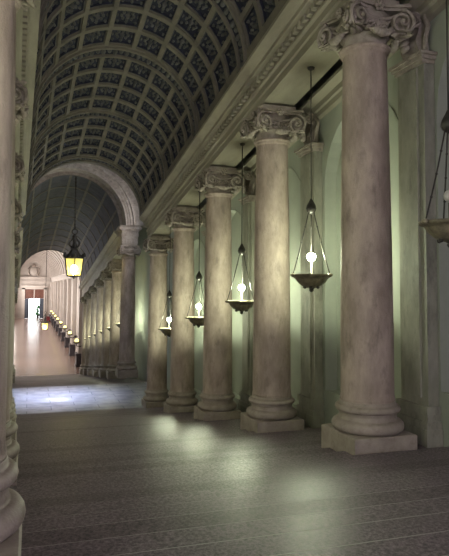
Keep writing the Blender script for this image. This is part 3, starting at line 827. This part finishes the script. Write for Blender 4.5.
for i, y in enumerate(mids):
    loc = (XR(y), y, zup(y)+DZL)
    if i == 0: lamp_off.location = loc; lamp_off['label'] = LL[0]
    elif i == 1: lamp_on.location = loc; lamp_on['label'] = LL[1]
    else: dup(lamp_on, loc, LL[i])
for i, y in enumerate(mids):
    loc = (XLf(y), y, zup(y)+DZL); la = ('%s bowl lamp of the left row, hung between the left columns, mostly hidden' % ORD[i]).capitalize()
    if i == 0: dup(lamp_on, loc, la)
    elif i == 1: lamp_dim.location = loc; lamp_dim['label'] = la
    else: dup(lamp_dim, loc, la)
dup(lamp_on, (XLf(1.92), 1.92, zup(1.92)+DZL), 'lit bowl lamp beside the viewer on the left, outside the picture')
lows = [(a+b)/2 for a, b in zip([YARCH]+YLOW[:-1], YLOW)]
for i, y in enumerate(lows):
    dup(lamp_on, (XR(y), y, zk2(y)-.82-5.82+DZL), '%s lamp between the small right columns of the lower stairs, mostly hidden' % ORD[i])

# ------------------------------------------------------------------ lanterns hung in the middle
def mk_lantern(chain_len):
    t = thing('hanging_lantern', 'x', 'lantern', (0, 0, 0))
    n = 6; rt, rb, zt, zb = .46, .33, .86, .06
    ca = [2*pi*k/n+pi/6 for k in range(n)]
    for k in range(n):
        a, b = ca[k], ca[(k+1) % n]
        mb = MB()
        q = .97
        mb.quad((rb*q*cos(a), rb*q*sin(a), zb), (rb*q*cos(b), rb*q*sin(b), zb), (rt*q*cos(b), rt*q*sin(b), zt), (rt*q*cos(a), rt*q*sin(a), zt))
        mb.build('glass_pane', M_GLASS, t)
    mb = MB()
    for a in ca: mb.tube([(rb*cos(a), rb*sin(a), zb-.02), (rt*cos(a), rt*sin(a), zt+.02)], .022, 6)
    for r, z in ((rb, zb), (rt, zt)): mb.tube([(r*cos(a), r*sin(a), z) for a in ca], .03, 6, closed=True, smooth=False)
    mb.lathe([(0, -.08), (.04, -.06), (.05, -.02), (rb*.9, zb-.01), (rb*.9, zb)], 6, smooth=False)
    mb.build('frame', M_BRONZE, t)
    mb = MB(); mb.ball((0, 0, .36), .15, 12, 8, 0, (1, 1, 1.4)); mb.tube([(0, 0, .0), (0, 0, .2)], .05, 8); mb.build('bulb', M_FLAME, t)
    mb = MB()
    for a in ca:
        mb.ball((rt*1.04*cos(a), rt*1.04*sin(a), zt+.13), .075, 7, 5, 0, (1, 1, 1.5)); mb.ball((rt*.98*cos(a+pi/6)*.9, rt*.98*sin(a+pi/6)*.9, zt+.08), .06, 6, 4)
    mb.lathe([(rt, zt), (rt*.9, zt+.06), (.26, zt+.20), (.17, zt+.34), (.15, zt+.40), (.20, zt+.44), (.12, zt+.52)], 6, smooth=False)
    mb.build('roof', M_BRONZE, t)
    mb = MB()
    for a in ca: mb.tube([(.10*cos(a), .10*sin(a), zt+.48), (.24*cos(a), .24*sin(a), zt+.56), (.26*cos(a), .26*sin(a), zt+.68), (.15*cos(a), .15*sin(a), zt+.80), (.07*cos(a), .07*sin(a), zt+.92), (.10*cos(a), .10*sin(a), zt+1.0)], .034, 6)
    mb.lathe([(.12, zt+.5), (.08, zt+.7), (.12, zt+.88), (.10, zt+.98), (.05, zt+1.06), (0, zt+1.1)], 10)
    mb.tube([(.12*cos(a), 0, zt+1.19+.12*sin(a)) for a in [2*pi*i/14 for i in range(14)]], .028, 6, closed=True)
    mb.build('scroll_finial', M_BRONZE, t)
    mb = MB(); mb.tube([(0, 0, zt+1.28), (0, 0, chain_len)], .028, 6)
    m = int((chain_len-zt-1.3)/.16)
    for i in range(m): mb.ball((0, 0, zt+1.36+i*.16), .042, 6, 4, 0, (1, .5, 1.4))
    mb.build('chain', M_BRONZE, t)
    return t
lx = 1.86; lz = 0.30
ly = 27.75
ln = mk_lantern(V2.P(.5, ly)[2]-lz); ln.location = (lx, ly, lz); ln['label'] = 'large glowing yellow lantern hanging on a long chain below the arch'; ln['group'] = 'lanterns on long chains'
l2 = mk_lantern((4.75+4.4)/.8); l2.scale = (.8, .8, .8); l2.location = (1.45, 60, -4.4); l2['label'] = 'small distant yellow lantern hanging low over the corridor floor'; l2['group'] = 'lanterns on long chains'
for o in l2.children:
    pass

# ------------------------------------------------------------------ corridor pilasters, wall lamps, crest
t = thing('pilaster', 'x', 'pilaster', (0, 0, 0), 'pale pilasters along the corridor')
mb = MB(); mb.box(-.35, 0, -.55, .55, 1.1, 7.75); mb.box(-.42, 0, -.62, .62, 7.4, 7.75); mb.build('shaft', M_PALE, t)
mb = MB(); mb.box(-.50, 0, -.68, .68, 0, .95); mb.box(-.56, 0, -.74, .74, .95, 1.1); mb.box(-.56, 0, -.74, .74, 0, .15); mb.build('pedestal', M_DARK, t)
pys = [53.6+8.5*i for i in range(10)]
lab = lambda i: 'pale corridor pilaster on a dark pedestal, %s along the right wall from the stairs' % ['first', 'second', 'third', 'fourth', 'fifth', 'sixth', 'seventh', 'eighth', 'ninth', 'tenth'][i]
for i, y in enumerate(pys):
    loc = (4.42, y, zcor(y)-.02)
    if i == 0: t.location = loc; t['label'] = lab(i)
    else: dup(t, loc, lab(i))
# plain strips between
t = thing('pilaster_strip', 'x', 'pilaster strip', (0, 0, 0), 'narrow strips between the corridor pilasters')
mb = MB(); mb.box(-.14, 0, -.45, .45, 0, 7.75); mb.box(-.20, 0, -.55, .55, 0, .9); mb.build('shaft', M_PALE, t)
for i in range(9):
    y = pys[i]+4.25
    loc = (4.42, y, zcor(y)-.02); la = 'narrow pale wall strip behind the %s corridor wall lamp from the stairs' % ['second', 'third', 'fourth', 'fifth', 'sixth', 'seventh', 'eighth', 'ninth', 'tenth'][i]
    if i == 0: t.location = loc; t['label'] = la
    else: dup(t, loc, la)
w = thing('wall_lamp', 'x', 'wall lamp', (0, 0, 0), 'small yellow lamps along the corridor')
mb = MB(); mb.tube([(0.07, 0, 0), (-.25, 0, -.12), (-.5, 0, -.05), (-.5, 0, .1)], .04, 6); mb.lathe([(0, -.12), (.1, -.1), (.1, .1), (0, .12)], 10, mat=Matrix.Translation((0, 0, 0)) @ Matrix.Rotation(pi/2, 4, 'Y')); mb.build('bracket', M_BRONZE, w)
mb = MB(); mb.lathe([(.05, .08), (.18, .12), (.28, .22), (.30, .28), (.26, .28), (.1, .16), (0, .14)], 14, mat=Matrix.Translation((-.5, 0, 0))); mb.build('dish', M_DISH, w)
mb = MB(); mb.ball((-.5, 0, .36), .16, 10, 7); mb.build('globe', M_CBULB, w)
for i in range(8):
    y = 49.3+8.5*i
    loc = (4.14, y, zcor(y)+2.15); la = 'small yellow lit wall lamp, %s along the corridor from the stairs' % (ORD+['eighth'])[i]
    if i == 0: w.location = loc; w['label'] = la
    else: dup(w, loc, la)
t = thing('coat_of_arms', 'pale carved coat of arms in the lunette above the far door', 'crest', (.65, 135.72, 1.55))
mb = MB()
mb.lathe([(0, .16), (.5, .14), (.72, .05), (.78, 0)], 20, mat=Matrix.Translation((0, 0, 1.1)) @ Matrix.Diagonal((1, 1, 1.25, 1)) @ Matrix.Rotation(pi/2, 4, 'X'))
mb.build('shield', M_PALE, t)
mb = MB()
for s in (-1, 1):
    mb = MB(); mb.tube([(s*.7, -.1, .2), (s*1.05, -.12, .7), (s*.9, -.12, 1.3), (s*1.1, -.1, 1.7), (s*.75, -.12, 1.95)], [.2, .16, .14, .16, .12], 7)
    mb.build('scrollwork', M_CAP, t)
mb = MB(); mb.lathe([(.45, 2.0), (.5, 2.2), (.4, 2.45), (.2, 2.65), (0, 2.7)], 14, mat=Matrix.Translation((0, -.1, 0)) @ Matrix.Diagonal((1, .3, 1, 1))); mb.build('crest_crown', M_CAP, t)
# red covered stand by the far wall
t = thing('red_stool', 'small dark red draped stand at the far end of the right corridor wall', 'stand', (3.3, 120, zcor(120)))
mb = MB(); mb.lathe([(.55, 0), (.5, .5), (.42, 1.0), (.4, 1.1), (0, 1.12)], 16, scallop=lambda a, k: 1+(.06*cos(8*a) if k < 2 else 0)); mb.build('drape', M_RED, t)
